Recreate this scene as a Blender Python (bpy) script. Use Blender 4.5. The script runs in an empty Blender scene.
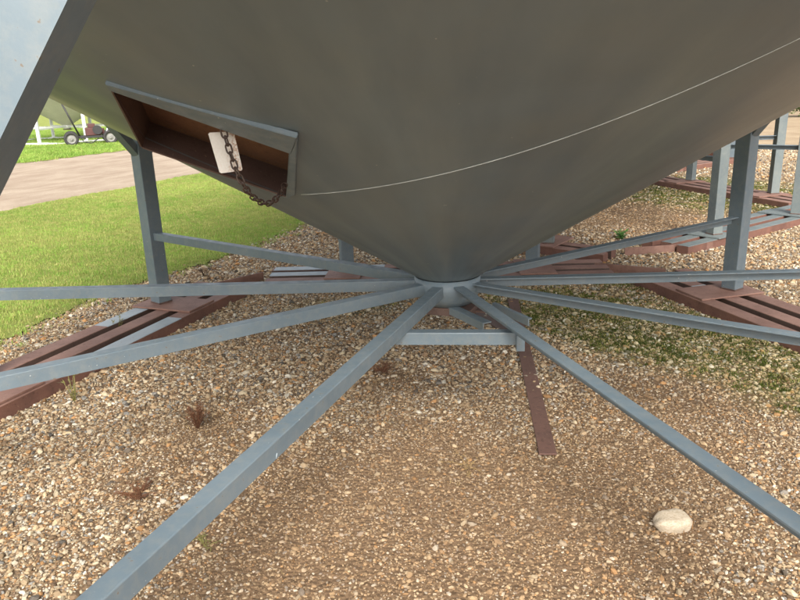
import bpy, bmesh, math, random
import numpy as np
from mathutils import Vector, Matrix, Euler
random.seed(7); rng = np.random.default_rng(7)
sc = bpy.context.scene
C = sc.collection

# ------------------------------------------------------------------ camera, light
CAM_POS = np.array([0.0, -3.25477616, 1.5])
CF = np.array([-0.06753247, 0.95644602, -0.2839901])
CR = np.array([0.99760213, 0.06041093, -0.03377142])
CU = np.array([0.01514443, 0.2855898, 0.95823229])
FPX = 704.3416
cam_d = bpy.data.cameras.new('camera'); cam = bpy.data.objects.new('camera', cam_d); C.objects.link(cam)
cam_d.sensor_width = 36; cam_d.lens = FPX * 36 / 800; cam_d.clip_start = 0.05; cam_d.clip_end = 3000
cam.matrix_world = Matrix(((CR[0], CU[0], -CF[0], CAM_POS[0]), (CR[1], CU[1], -CF[1], CAM_POS[1]), (CR[2], CU[2], -CF[2], CAM_POS[2]), (0, 0, 0, 1)))
sc.camera = cam
SUN_EL, SUN_AZ = math.radians(40), math.radians(172)   # azimuth measured clockwise from +Y
world = bpy.data.worlds.new("World"); sc.world = world; world.use_nodes = True
wn = world.node_tree.nodes; wl = world.node_tree.links
sky = wn.new('ShaderNodeTexSky'); sky.sky_type = 'NISHITA'; sky.sun_disc = False
sky.sun_elevation = SUN_EL; sky.sun_rotation = SUN_AZ; sky.air_density = 1.0; sky.dust_density = 4.0; sky.ozone_density = 1.0
bw = wn.new('ShaderNodeHueSaturation'); bw.inputs['Saturation'].default_value = 0.3   # milky, thinly overcast sky
wl.new(sky.outputs[0], bw.inputs['Color']); wl.new(bw.outputs[0], wn['Background'].inputs[0])
wn['Background'].inputs[1].default_value = 0.13
sun_d = bpy.data.lights.new('sun', 'SUN'); sun_d.energy = 1.5; sun_d.angle = math.radians(20); sun_d.color = (1, .97, .92)
sun = bpy.data.objects.new('sun', sun_d); C.objects.link(sun)
sdir = Vector((math.sin(SUN_AZ) * math.cos(SUN_EL), math.cos(SUN_AZ) * math.cos(SUN_EL), math.sin(SUN_EL)))
sun.rotation_euler = sdir.to_track_quat('Z', 'Y').to_euler(); sun.location = (0, 0, 20)
sc.view_settings.view_transform = 'Standard'; sc.view_settings.look = 'None'; sc.view_settings.gamma = 1
sc.view_settings.exposure = 1.3
sc.render.resolution_x = 1024; sc.render.resolution_y = 768

# ------------------------------------------------------------------ measuring helpers (build-time only)
def ray(u, v):
    d = CF + CR * (u - 400) / FPX - CU * (v - 300) / FPX
    return CAM_POS, d / np.linalg.norm(d)
GZ = .05   # height of the gravel surface
def at_z(u, v, z=GZ):
    o, d = ray(u, v); return Vector(o + d * (z - o[2]) / d[2])
def at_plane(u, v, p, n):
    o, d = ray(u, v); return Vector(o + d * (np.dot(np.array(p) - o, n) / np.dot(d, n)))
def at_dist(u, v, t):
    o, d = ray(u, v); return Vector(o + d * t)
def cone_hit(u, v, za=.57, t=.6):
    o, d = ray(u, v); w = o[2] - za
    A = t*t*(d[0]**2+d[1]**2)-d[2]**2; B = 2*(t*t*(o[0]*d[0]+o[1]*d[1])-w*d[2]); Cc = t*t*(o[0]**2+o[1]**2)-w*w
    D = math.sqrt(B*B-4*A*Cc); k = [x for x in ((-B-D)/2/A, (-B+D)/2/A) if x > 0]
    return Vector(o + d*min(k))

# ------------------------------------------------------------------ noise in numpy
_P = rng.random((257, 257))
def vnoise(x, y):
    xi = np.floor(x).astype(int); yi = np.floor(y).astype(int); fx = x-xi; fy = y-yi
    fx = fx*fx*(3-2*fx); fy = fy*fy*(3-2*fy); g = lambda a, b: _P[a % 256, b % 256]
    return (g(xi, yi)*(1-fx)+g(xi+1, yi)*fx)*(1-fy)+(g(xi, yi+1)*(1-fx)+g(xi+1, yi+1)*fx)*fy
def fbm(x, y, o=4):
    s = 0; a = .5
    for i in range(o): s = s+a*vnoise(x*2**i+17*i, y*2**i+31*i); a *= .5
    return s/(1-.5**o)
def sstep(a, b, x): t = np.clip((x-a)/(b-a), 0, 1); return t*t*(3-2*t)

# ------------------------------------------------------------------ materials
def srgb(r, g, b):
    f = lambda c: (c/255/12.92) if c/255 <= .04045 else ((c/255+.055)/1.055)**2.4
    return (f(r), f(g), f(b), 1)
class NT:
    def __init__(s, name):
        s.m = bpy.data.materials.new(name); s.m.use_nodes = True; s.t = s.m.node_tree; s.n = s.t.nodes
        s.b = s.n['Principled BSDF']; s.tc = s.n.new('ShaderNodeTexCoord')
    def l(s, a, b): s.t.links.new(a, b)
    def noise(s, scale, detail=4, rough=.5, coord='Object', vec=None):
        n = s.n.new('ShaderNodeTexNoise'); n.inputs['Scale'].default_value = scale; n.inputs['Detail'].default_value = detail
        n.inputs['Roughness'].default_value = rough; s.l(vec or s.tc.outputs[coord], n.inputs['Vector']); return n.outputs['Fac']
    def ramp(s, fac, stops):
        r = s.n.new('ShaderNodeValToRGB'); e = r.color_ramp.elements
        while len(e) < len(stops): e.new(.5)
        for q, (p, c) in zip(e, stops): q.position = p; q.color = c if len(c) == 4 else (*c, 1)
        s.l(fac, r.inputs[0]); return r.outputs[0]
    def mix(s, fac, a, b, mode='MIX'):
        m = s.n.new('ShaderNodeMix'); m.data_type = 'RGBA'; m.blend_type = mode
        for i, v in ((0, fac), (6, a), (7, b)):
            if isinstance(v, (int, float)): m.inputs[i].default_value = v
            elif isinstance(v, tuple): m.inputs[i].default_value = v
            else: s.l(v, m.inputs[i])
        return m.outputs[2]
    def bump(s, h, strength=.3, dist=.01, prev=None):
        b = s.n.new('ShaderNodeBump'); b.inputs['Strength'].default_value = strength; b.inputs['Distance'].default_value = dist
        s.l(h, b.inputs['Height'])
        if prev: s.l(prev, b.inputs['Normal'])
        s.l(b.outputs[0], s.b.inputs['Normal']); return b.outputs[0]
    def attr(s, name, typ='GEOMETRY'):
        a = s.n.new('ShaderNodeAttribute'); a.attribute_name = name; a.attribute_type = typ; return a
G1 = lambda v: (v, v, v, 1)

def steel_paint(name, base, dark, rough=.42, bumps=.12, specks=True, metal=0.0):
    m = NT(name)
    c = m.mix(m.ramp(m.noise(3.1, 5, .6), [(.35, G1(0)), (.7, G1(1))]), base, dark)
    if specks:  # chips, splashes, dust
        sp = m.ramp(m.noise(95, 2, .5), [(.735, G1(0)), (.76, G1(1))])
        gate = m.ramp(m.noise(9, 2), [(.5, G1(0)), (.6, G1(1))])
        k = m.n.new('ShaderNodeMath'); k.operation = 'MULTIPLY'; m.l(sp, k.inputs[0]); m.l(gate, k.inputs[1])
        c = m.mix(k.outputs[0], c, srgb(205, 205, 195))
        rs = m.ramp(m.noise(60, 3, .6), [(.685, G1(0)), (.72, G1(.9))])
        c = m.mix(rs, c, srgb(96, 78, 62))
    du = m.ramp(m.noise(30, 6, .75), [(.45, G1(0)), (.75, G1(.3))])
    c = m.mix(du, c, srgb(150, 146, 132))
    m.l(c, m.b.inputs['Base Color'])
    m.l(m.ramp(m.noise(22, 4), [(.3, G1(rough-.08)), (.7, G1(rough+.14))]), m.b.inputs['Roughness'])
    p = m.bump(m.noise(1.7, 2), .25, .03)
    m.bump(m.noise(160, 3, .6), bumps, .0015, p); m.b.inputs['Metallic'].default_value = metal
    return m.m
M = {}
M['steel'] = steel_paint('grey_blue_paint', srgb(110, 123, 130), srgb(97, 111, 119))
M['steel_dusty'] = steel_paint('weathered_grey_paint', srgb(112, 120, 118), srgb(94, 104, 107), .6)
M['overspray'] = steel_paint('pale_overspray', srgb(160, 168, 172), srgb(140, 150, 156), .5)
M['white'] = steel_paint('white_paint', srgb(232, 232, 228), srgb(215, 216, 210), .5, specks=False)
M['cream'] = steel_paint('cream_paint', srgb(214, 212, 200), srgb(200, 198, 186), .5, specks=False)

def cone_mat():
    m = NT('cone_sheet_paint')
    sx = m.n.new('ShaderNodeSeparateXYZ'); m.l(m.tc.outputs['Object'], sx.inputs[0]); cx = m.n.new('ShaderNodeCombineXYZ'); m.l(sx.outputs[0], cx.inputs[0]); m.l(sx.outputs[1], cx.inputs[1])
    nv = m.n.new('ShaderNodeVectorMath'); nv.operation = 'NORMALIZE'; m.l(cx.outputs[0], nv.inputs[0])
    zc = m.n.new('ShaderNodeVectorMath'); zc.operation = 'MULTIPLY_ADD'; zc.inputs[1].default_value = (.10, .10, .35); m.l(m.tc.outputs['Object'], zc.inputs[0]); m.l(nv.outputs[0], zc.inputs[2])
    gen = zc.outputs[0]      # wipe marks and runs follow the generators of the cone
    c = m.mix(m.ramp(m.noise(2.4, 4, .55, vec=gen), [(.36, G1(0)), (.62, G1(1))]), srgb(117, 127, 128), srgb(97, 110, 117))
    c = m.mix(m.ramp(m.noise(9, 4, .6, vec=gen), [(.42, G1(0)), (.72, G1(.5))]), c, srgb(88, 100, 106))
    c = m.mix(m.ramp(m.noise(1.6, 5, .6), [(.4, G1(0)), (.7, G1(.45))]), c, srgb(124, 126, 116))
    sp = m.ramp(m.noise(48, 1.5, .5), [(.785, G1(0)), (.80, G1(.8))]); c = m.mix(sp, c, srgb(160, 162, 154))
    m.l(c, m.b.inputs['Base Color'])
    m.l(m.ramp(m.noise(5, 5, vec=gen), [(.3, G1(.30)), (.7, G1(.44))]), m.b.inputs['Roughness'])
    p = m.bump(m.noise(1.9, 2), .45, .03); m.bump(m.noise(240, 3, .6), .06, .001, p)
    return m.m
M['cone'] = cone_mat()

def rust_mat(name, a, b, c3, rough=.7):
    m = NT(name)
    c = m.mix(m.ramp(m.noise(5, 6, .65), [(.35, G1(0)), (.7, G1(1))]), a, b)
    c = m.mix(m.ramp(m.noise(42, 5, .7), [(.55, G1(0)), (.72, G1(.8))]), c, c3)
    c = m.mix(m.ramp(m.noise(150, 2, .6), [(.68, G1(0)), (.74, G1(.7))]), c, srgb(176, 150, 125))
    m.l(c, m.b.inputs['Base Color']); m.b.inputs['Roughness'].default_value = rough
    m.bump(m.noise(120, 4, .7), .35, .002); return m.m
M['primer'] = rust_mat('red_oxide_primer', srgb(146, 112, 98), srgb(118, 86, 74), srgb(94, 66, 52))
M['rust_side'] = rust_mat('rusty_rail_side', srgb(126, 88, 74), srgb(100, 70, 60), srgb(78, 54, 44))
M['rust'] = rust_mat('bare_rust', srgb(112, 82, 70), srgb(94, 70, 61), srgb(74, 52, 43))
M['rust_orange'] = rust_mat('orange_rust', srgb(128, 94, 70), srgb(108, 78, 60), srgb(86, 62, 50))
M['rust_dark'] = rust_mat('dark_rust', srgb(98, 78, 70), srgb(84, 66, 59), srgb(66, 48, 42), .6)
M['chain'] = rust_mat('dark_chain', srgb(72, 55, 46), srgb(58, 44, 38), srgb(88, 58, 42), .6)
def plain(name, c, rough=.6, metal=0, ns=12):
    m = NT(name); c2 = tuple(x*.75 for x in c[:3])+(1,)
    m.l(m.mix(m.ramp(m.noise(ns, 4, .6), [(.3, G1(0)), (.7, G1(1))]), c, c2), m.b.inputs['Base Color'])
    m.b.inputs['Roughness'].default_value = rough; m.b.inputs['Metallic'].default_value = metal
    m.bump(m.noise(80, 3), .2, .003); return m.m
M['weld'] = plain('weld_bead', srgb(196, 200, 196), .5)
M['rubber'] = plain('tyre_rubber', srgb(60, 58, 56), .85)
M['dark_metal'] = plain('dark_machinery', srgb(52, 50, 50), .6)
M['red_machine'] = plain('faded_red_machine', srgb(92, 54, 50), .6)
M['grey_rim'] = plain('grey_rim', srgb(140, 138, 132), .5)
M['straw'] = plain('straw', srgb(176, 146, 96), .9)
M['weed_red'] = plain('dead_weed', srgb(124, 82, 54), .9)
M['stem'] = plain('woody_stem', srgb(86, 68, 50), .9)
def tag_mat():
    m = NT('stained_white_tag')
    b = m.ramp(m.noise(16, 4, .6, 'Generated'), [(.45, G1(0)), (.62, G1(1))])
    sx = m.n.new('ShaderNodeSeparateXYZ'); m.l(m.tc.outputs['Generated'], sx.inputs[0])
    g = m.ramp(sx.outputs[0], [(.5, G1(.1)), (.8, G1(1))])
    k = m.n.new('ShaderNodeMath'); k.operation = 'MULTIPLY'; m.l(b, k.inputs[0]); m.l(g, k.inputs[1])
    m.l(m.mix(k.outputs[0], srgb(226, 220, 210), srgb(176, 128, 88)), m.b.inputs['Base Color']); m.b.inputs['Roughness'].default_value = .55
    return m.m
M['tag'] = tag_mat()
def inst_mat(name, rough=.8, trans=0, spec=.3, fine=None):
    m = NT(name); a = m.attr('col', 'INSTANCER')
    if fine:
        f = m.ramp(m.noise(fine, 3, .6), [(.3, G1(.72)), (.7, G1(1.12))]); m.l(m.mix(1.0, a.outputs['Color'], f, 'MULTIPLY'), m.b.inputs['Base Color'])
    else: m.l(a.outputs['Color'], m.b.inputs['Base Color'])
    m.b.inputs['Roughness'].default_value = rough; m.b.inputs['Specular IOR Level'].default_value = spec
    if trans:
        t = m.n.new('ShaderNodeBsdfTranslucent'); m.l(a.outputs['Color'], t.inputs[0]); x = m.n.new('ShaderNodeMixShader'); x.inputs[0].default_value = trans
        m.l(m.b.outputs[0], x.inputs[1]); m.l(t.outputs[0], x.inputs[2]); m.l(x.outputs[0], m.n['Material Output'].inputs[0])
    return m.m
M['stone'] = inst_mat('gravel_stone', .75, fine=160)
M['blade'] = inst_mat('grass_blade', .6, .35)

def ground_mat():
    m = NT('gravel_and_soil'); pos = m.n.new('ShaderNodeNewGeometry').outputs['Position']
    moss = m.attr('moss').outputs['Fac']; dirt = m.attr('dirt').outputs['Fac']; yard = m.attr('yard').outputs['Fac']
    v = m.n.new('ShaderNodeTexVoronoi'); v.inputs['Scale'].default_value = 62; m.l(pos, v.inputs['Vector'])
    sep = m.n.new('ShaderNodeSeparateColor'); m.l(v.outputs['Color'], sep.inputs[0])
    stones = m.ramp(sep.outputs[0], [(0, srgb(86, 68, 52)), (.22, srgb(136, 108, 80)), (.42, srgb(168, 138, 104)), (.62, srgb(190, 164, 130)), (.8, srgb(166, 120, 76)), (.93, srgb(216, 202, 176))])
    stones = m.mix(m.ramp(v.outputs['Distance'], [(.25, G1(0)), (.6, G1(.85))]), stones, srgb(94, 79, 64))  # soil between stones, darkened in the colour to give their small shadows
    soil = m.mix(m.ramp(m.noise(38, 6, .7, vec=pos), [(.3, G1(0)), (.7, G1(1))]), srgb(124, 100, 76), srgb(98, 78, 59))
    soil = m.mix(m.ramp(m.noise(210, 4, .7, vec=pos), [(.5, G1(0)), (.7, G1(.8))]), soil, srgb(150, 124, 94))
    k = m.n.new('ShaderNodeMath'); k.operation = 'MULTIPLY_ADD'; k.inputs[1].default_value = .55; k.inputs[2].default_value = .0
    m.l(m.noise(2.3, 5, .7, vec=pos), k.inputs[0])
    add = m.n.new('ShaderNodeMath'); add.operation = 'ADD'; add.use_clamp = True; m.l(k.outputs[0], add.inputs[0]); m.l(dirt, add.inputs[1])
    c = m.mix(m.ramp(add.outputs[0], [(.3, G1(.15)), (.75, G1(1))]), stones, soil)
    yc = m.mix(m.ramp(m.noise(1.3, 5, .7, vec=pos), [(.35, G1(0)), (.7, G1(1))]), srgb(172, 152, 124), srgb(144, 122, 96))
    c = m.mix(yard, c, yc)
    mc = m.mix(m.ramp(m.noise(70, 4, .7, vec=pos), [(.3, G1(0)), (.7, G1(1))]), srgb(98, 104, 44), srgb(66, 74, 32))
    mk = m.n.new('ShaderNodeMath'); mk.operation = 'MULTIPLY'; m.l(moss, mk.inputs[0]); m.l(m.ramp(m.noise(30, 5, .75, vec=pos), [(.4, G1(0)), (.56, G1(1))]), mk.inputs[1])
    c = m.mix(mk.outputs[0], c, mc)
    m.l(c, m.b.inputs['Base Color']); m.b.inputs['Roughness'].default_value = .92; m.b.inputs['Specular IOR Level'].default_value = .2
    inv = m.n.new('ShaderNodeMath'); inv.operation = 'SUBTRACT'; inv.inputs[0].default_value = 1; m.l(v.outputs['Distance'], inv.inputs[1])
    p = m.bump(inv.outputs[0], .8, .008); m.bump(m.noise(120, 5, .8, vec=pos), .35, .004, p)
    return m.m
M['ground'] = ground_mat()
def lawn_mat(far=False):
    m = NT('turf_soil'); pos = m.n.new('ShaderNodeNewGeometry').outputs['Position']
    c = m.mix(m.ramp(m.noise(1.1, 5, .65, vec=pos), [(.35, G1(0)), (.7, G1(1))]), srgb(146, 156, 82), srgb(122, 134, 66))
    c = m.mix(m.ramp(m.noise(22, 5, .7, vec=pos), [(.4, G1(0)), (.7, G1(.8))]), c, srgb(152, 152, 88))
    m.l(c, m.b.inputs['Base Color']); m.b.inputs['Roughness'].default_value = .95; m.b.inputs['Specular IOR Level'].default_value = .1
    m.bump(m.noise(40, 5, .8, vec=pos), .8, .03); return m.m
M['lawn'] = lawn_mat()
def road_mat():
    m = NT('packed_dirt'); pos = m.n.new('ShaderNodeNewGeometry').outputs['Position']
    mp = m.n.new('ShaderNodeMapping'); mp.inputs['Rotation'].default_value = (0, 0, math.radians(17.5)); m.l(pos, mp.inputs[0])
    mp2 = m.n.new('ShaderNodeMapping'); mp2.inputs['Scale'].default_value = (1, .4, 1); m.l(mp.outputs[0], mp2.inputs[0])
    c = m.mix(m.ramp(m.noise(2.2, 5, .65, vec=mp2.outputs[0]), [(.38, G1(0)), (.62, G1(1))]), srgb(170, 153, 132), srgb(148, 129, 109))
    c = m.mix(m.ramp(m.noise(40, 4, .7, vec=pos), [(.5, G1(0)), (.72, G1(.6))]), c, srgb(140, 112, 92))
    m.l(c, m.b.inputs['Base Color']); m.b.inputs['Roughness'].default_value = .95; m.bump(m.noise(14, 5, .7, vec=pos), .5, .03); return m.m
M['road'] = road_mat()
def leaf_mat(name, a, b):
    m = NT(name); c = m.mix(m.ramp(m.noise(3, 3), [(.35, G1(0)), (.65, G1(1))]), a, b)
    m.l(c, m.b.inputs['Base Color']); m.b.inputs['Roughness'].default_value = .55; return m.m
M['leaf'] = leaf_mat('bush_leaf', srgb(84, 112, 48), srgb(56, 84, 34))
M['weed_green'] = leaf_mat('green_weed', srgb(88, 128, 58), srgb(64, 104, 44))
M['weed_olive'] = leaf_mat('olive_weed', srgb(134, 130, 72), srgb(112, 104, 58))

# ------------------------------------------------------------------ mesh helpers
def link(o, parent=None):
    C.objects.link(o)
    if parent: o.parent = parent
    return o
def obj(name, bm, mats, parent=None, smooth=False):
    me = bpy.data.meshes.new(name); bm.to_mesh(me); bm.free()
    for m_ in (mats if isinstance(mats, (list, tuple)) else [mats]): me.materials.append(m_)
    if smooth:
        for p in me.polygons: p.use_smooth = True
    return link(bpy.data.objects.new(name, me), parent)
def empty(name, loc=(0, 0, 0)):
    o = bpy.data.objects.new(name, None); o.location = loc; o.empty_display_size = .2; return link(o)
def tag(o, label, cat, group=None):
    o['label'] = label; o['category'] = cat
    if group: o['group'] = group
    return o
def struct(o): o['kind'] = 'structure'; return o
def stuff(o, label=None, cat=None):
    o['kind'] = 'stuff'
    if label: o['label'] = label; o['category'] = cat
    return o
def frame_m(o, x, y, z): return Matrix(((x[0], y[0], z[0], o[0]), (x[1], y[1], z[1], o[1]), (x[2], y[2], z[2], o[2]), (0, 0, 0, 1)))
def add_box(bm, mat4, x0, x1, y0, y1, z0, z1, bevel=0, mi=0):
    vs = [bm.verts.new(mat4 @ Vector(p)) for p in ((x0, y0, z0), (x1, y0, z0), (x1, y1, z0), (x0, y1, z0), (x0, y0, z1), (x1, y0, z1), (x1, y1, z1), (x0, y1, z1))]
    fs = [bm.faces.new([vs[i] for i in f]) for f in ((3, 2, 1, 0), (4, 5, 6, 7), (0, 1, 5, 4), (1, 2, 6, 5), (2, 3, 7, 6), (3, 0, 4, 7))]
    for f in fs: f.material_index = mi
    if bevel:
        bmesh.ops.bevel(bm, geom=list({e for f in fs for e in f.edges}), offset=bevel, segments=2, affect='EDGES', profile=.5)
    return fs
I4 = Matrix.Identity(4)
def add_profile(bm, mat4, prof, x0, x1, mi=0):
    """extrude closed (y,z) profile along local x"""
    a = [bm.verts.new(mat4 @ Vector((x0, y, z))) for y, z in prof]; b = [bm.verts.new(mat4 @ Vector((x1, y, z))) for y, z in prof]
    n = len(prof); fs = [bm.faces.new((a[i], a[(i+1) % n], b[(i+1) % n], b[i])) for i in range(n)]
    fs += [bm.faces.new(a[::-1]), bm.faces.new(b)]
    for f in fs: f.material_index = mi
def add_tube(bm, pts, r, seg=8, closed=False, mi=0, cap=True):
    pts = [Vector(p) for p in pts]; rings = []; n = len(pts); up = None
    for i, p in enumerate(pts):
        a = pts[(i-1) % n] if (closed or i) else pts[0]; b = pts[(i+1) % n] if (closed or i < n-1) else pts[-1]
        t = (b-a).normalized()
        if up is None: up = Vector((0, 0, 1)) if abs(t.z) < .9 else Vector((1, 0, 0))
        s = t.cross(up).normalized(); up = s.cross(t).normalized()
        rr = r[i] if isinstance(r, (list, tuple)) else r
        rings.append([bm.verts.new(p + s*math.cos(2*math.pi*k/seg)*rr + up*math.sin(2*math.pi*k/seg)*rr) for k in range(seg)])
    for i in range(n if closed else n-1):
        A, B = rings[i], rings[(i+1) % n]
        for k in range(seg):
            f = bm.faces.new((A[k], A[(k+1) % seg], B[(k+1) % seg], B[k])); f.smooth = True; f.material_index = mi
    if not closed and cap: bm.faces.new(rings[0][::-1]).material_index = mi; bm.faces.new(rings[-1]).material_index = mi
def add_lathe(bm, prof, seg=64, mi=0, closed=False, mat4=I4, smooth=False):
    rings = [[bm.verts.new(mat4 @ Vector((r*math.cos(2*math.pi*k/seg), r*math.sin(2*math.pi*k/seg), z))) for k in range(seg)] for r, z in prof]
    for i in range(len(prof) if closed else len(prof)-1):
        A, B = rings[i], rings[(i+1) % len(prof)]
        for k in range(seg):
            f = bm.faces.new((A[k], A[(k+1) % seg], B[(k+1) % seg], B[k])); f.material_index = mi; f.smooth = smooth
    return rings
def fix(bm): bmesh.ops.recalc_face_normals(bm, faces=bm.faces)

# ------------------------------------------------------------------ ground, lawn, road
def px_list(*uv): return [tuple(at_z(u, v))[:2] for u, v in uv]
MOSS = [(px_list((590, 325)), .35, .9), (px_list((640, 330)), .45, 1), (px_list((690, 340)), .45, 1.), (px_list((745, 350)), .4, 1), (px_list((800, 360)), .42, 1.1), (px_list((795, 395)), .28, .9),
        (px_list((560, 305)), .5, .7), (px_list((520, 300)), .35, .6), (px_list((715, 190)), 1.0, .9), (px_list((660, 185)), 1.1, .8), (px_list((750, 205)), .8, 1), (px_list((790, 200)), .7, .9), (px_list((325, 310)), .35, .75),
        (px_list((390, 300)), .3, .5), (px_list((630, 285)), .5, .8), (px_list((700, 190)), 1.2, .8), (px_list((790, 290)), .2, .3)]
DIRT = [(px_list((420, 470)), .5, .75), (px_list((330, 500)), .4, .55), (px_list((520, 520)), .5, .6), (px_list((300, 590)), .5, .6), (px_list((620, 500)), .5, .5), (px_list((660, 215)), .9, .9), (px_list((600, 215)), 1.0, .8), (px_list((380, 380)), .3, .45),
        (px_list((200, 430)), .28, .6), (px_list((640, 420)), .5, .5), (px_list((740, 400)), .5, .45), (px_list((560, 590)), .5, .35), (px_list((140, 480)), .25, .35)]
def blobs(x, y, L):
    s = 0
    for c, r, a in L:
        cx, cy = c[0]; s = s + a*np.exp(-((x-cx)**2+(y-cy)**2)/(r*r))
    return s
def f_moss(x, y): return np.clip(blobs(x, y, MOSS)*(.45+1.1*fbm(x*2.3+5, y*2.3, 4)) - .18, 0, 1)
def f_dirt(x, y): return np.clip(blobs(x, y, DIRT)*(.5+1.0*fbm(x*2.9, y*2.9+9, 4)), 0, 1)
EDGE = [(-60.0, -3.3), (.5, -2.93), (1.4, -2.78), (2.2, -2.62), (3.0, -2.2), (3.45, -1.95), (4.1, -1.78), (4.7, -1.62), (6.5, -1.35), (12, -1.1), (16, -2.0), (19, -5.6), (23, -5.0), (60, 3)]
_ey = [-60, .5, 1.4, 2.2, 3.0, 3.45, 4.1, 4.7, 6.5, 12, 18, 60]
_ex = [-4.2, -2.93, -2.78, -2.6, -2.2, -1.95, -1.78, -1.62, -1.35, -1.0, 0.5, 12]
def edge_x(y): return np.interp(y, _ey, _ex)
def f_lawn(x, y):  # signed: >0 lawn
    return edge_x(y) - x + .28*(fbm(x*2.2+3, y*2.2, 4)-.5)
def road_s(x, y):  # distance across the dirt road, near edge 0
    s = -(x*.95 - y*.30) - 7.75
    return s + .35*(fbm(x*.7, y*.7+50, 3)-.5)
def height(x, y): return .012*(fbm(x*1.6, y*1.6, 3)-.5)+.006*(fbm(x*9, y*9, 2)-.5)
def axis(a, b, step, far):
    c = list(np.arange(a, b+1e-6, step)); g = step; lo = [c[0]]; hi = [c[-1]]
    while hi[-1] < far: g *= 1.16; hi.append(hi[-1]+g)
    g = step
    while lo[-1] > -far: g *= 1.16; lo.append(lo[-1]-g)
    return np.array(lo[1:][::-1]+c+hi[1:])
def grid_obj(name, X, Y, zf, mask, mat, attrs=None):
    gx, gy = np.meshgrid(X, Y); nx, ny = len(X), len(Y); z = zf(gx, gy)
    v = np.stack([gx.ravel(), gy.ravel(), z.ravel()], 1)
    i, j = np.meshgrid(np.arange(nx-1), np.arange(ny-1)); a = (j*nx+i).ravel()
    f = np.stack([a, a+1, a+nx+1, a+nx], 1)
    if mask is not None:
        cx = v[f, 0].mean(1); cy = v[f, 1].mean(1); f = f[mask(cx, cy)]
        used = np.unique(f); re = np.full(len(v), -1); re[used] = np.arange(len(used)); v = v[used]; f = re[f]
    me = bpy.data.meshes.new(name); me.vertices.add(len(v)); me.vertices.foreach_set('co', v.astype(np.float32).ravel())
    me.loops.add(len(f)*4); me.loops.foreach_set('vertex_index', f.astype(np.int32).ravel())
    me.polygons.add(len(f)); me.polygons.foreach_set('loop_start', (np.arange(len(f))*4).astype(np.int32)); me.polygons.foreach_set('loop_total', np.full(len(f), 4, np.int32))
    me.polygons.foreach_set('use_smooth', np.ones(len(f), bool)); me.update(calc_edges=True)
    for k, fn in (attrs or {}).items():
        at = me.attributes.new(k, 'FLOAT', 'POINT'); at.data.foreach_set('value', fn(v[:, 0], v[:, 1]).astype(np.float32))
    me.materials.append(mat); return link(bpy.data.objects.new(name, me))
hz = lambda x, y: GZ+height(x, y)*np.exp(-((x/30)**2+(y/30)**2))
f_yard = lambda x, y: sstep(8.5, 13, y + .4*x)
struct(grid_obj('ground', axis(-4, 6, .05, 900), axis(-3.5, 8, .05, 900), hz, None, M['ground'], {'moss': f_moss, 'dirt': f_dirt, 'yard': f_yard}))
struct(grid_obj('lawn', axis(-11, 1, .07, 20), axis(-6, 16, .07, 30), lambda x, y: hz(x, y)+.012,
       lambda x, y: (f_lawn(x, y) > 0) & (road_s(x, y) < .15), M['lawn']))
struct(grid_obj('dirt_road', np.arange(-40, 30, .25), np.arange(-30, 90, .25), lambda x, y: hz(x, y)+.006, lambda x, y: (road_s(x, y) > -.3+.3*(fbm(x*2.5, y*2.5, 3)-.5)) & (road_s(x, y) < 7.4), M['road']))
struct(grid_obj('grass_field', axis(-30, 10, .25, 850), axis(5, 40, .25, 850), lambda x, y: hz(x, y)+.014,
       lambda x, y: (road_s(x, y) > 6.9) | ((y + .25*x > 46) & (road_s(x, y) > -200)), M['lawn']))

# ------------------------------------------------------------------ scatter (one instanced mesh cloud per kind of stuff)
src = bpy.data.collections
def scatter(name, pts, rot, scl, idx, col, protos, mat):
    me = bpy.data.meshes.new(name+'_points'); n = len(pts); me.vertices.add(n); me.vertices.foreach_set('co', pts.astype(np.float32).ravel())
    for k, t, fld, arr in (('rot', 'FLOAT_VECTOR', 'vector', rot), ('scl', 'FLOAT_VECTOR', 'vector', scl), ('idx', 'INT', 'value', idx), ('col', 'FLOAT_COLOR', 'color', col)):
        a = me.attributes.new(k, t, 'POINT'); a.data.foreach_set(fld, np.ascontiguousarray(arr, dtype=np.int32 if t == 'INT' else np.float32).ravel())
    me.materials.append(mat)
    o = link(bpy.data.objects.new(name, me))
    col_ = src.new(name+'_shapes')
    for i, p in enumerate(protos):
        p.materials.append(mat); col_.objects.link(bpy.data.objects.new('%s_shape_%s' % (name, 'abcdefgh'[i]), p))
    g = bpy.data.node_groups.new(name+'_scatter', 'GeometryNodeTree')
    g.interface.new_socket('Geometry', in_out='INPUT', socket_type='NodeSocketGeometry'); g.interface.new_socket('Geometry', in_out='OUTPUT', socket_type='NodeSocketGeometry')
    N = g.nodes.new; L = g.links.new; gi = N('NodeGroupInput'); go = N('NodeGroupOutput')
    ci = N('GeometryNodeCollectionInfo'); ci.inputs['Collection'].default_value = col_; ci.inputs['Separate Children'].default_value = True; ci.inputs['Reset Children'].default_value = True
    ip = N('GeometryNodeInstanceOnPoints'); ip.inputs['Pick Instance'].default_value = True
    def na(nm, t): q = N('GeometryNodeInputNamedAttribute'); q.data_type = t; q.inputs[0].default_value = nm; return q.outputs[0]
    m2p = N('GeometryNodeMeshToPoints'); L(gi.outputs[0], m2p.inputs[0]); L(m2p.outputs[0], ip.inputs['Points'])
    L(ci.outputs[0], ip.inputs['Instance']); L(na('idx', 'INT'), ip.inputs['Instance Index']); L(na('scl', 'FLOAT_VECTOR'), ip.inputs['Scale'])
    er = N('FunctionNodeEulerToRotation'); L(na('rot', 'FLOAT_VECTOR'), er.inputs[0]); L(er.outputs[0], ip.inputs['Rotation'])
    L(ip.outputs[0], go.inputs[0])
    md = o.modifiers.new('scatter', 'NODES'); md.node_group = g; return o

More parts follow.
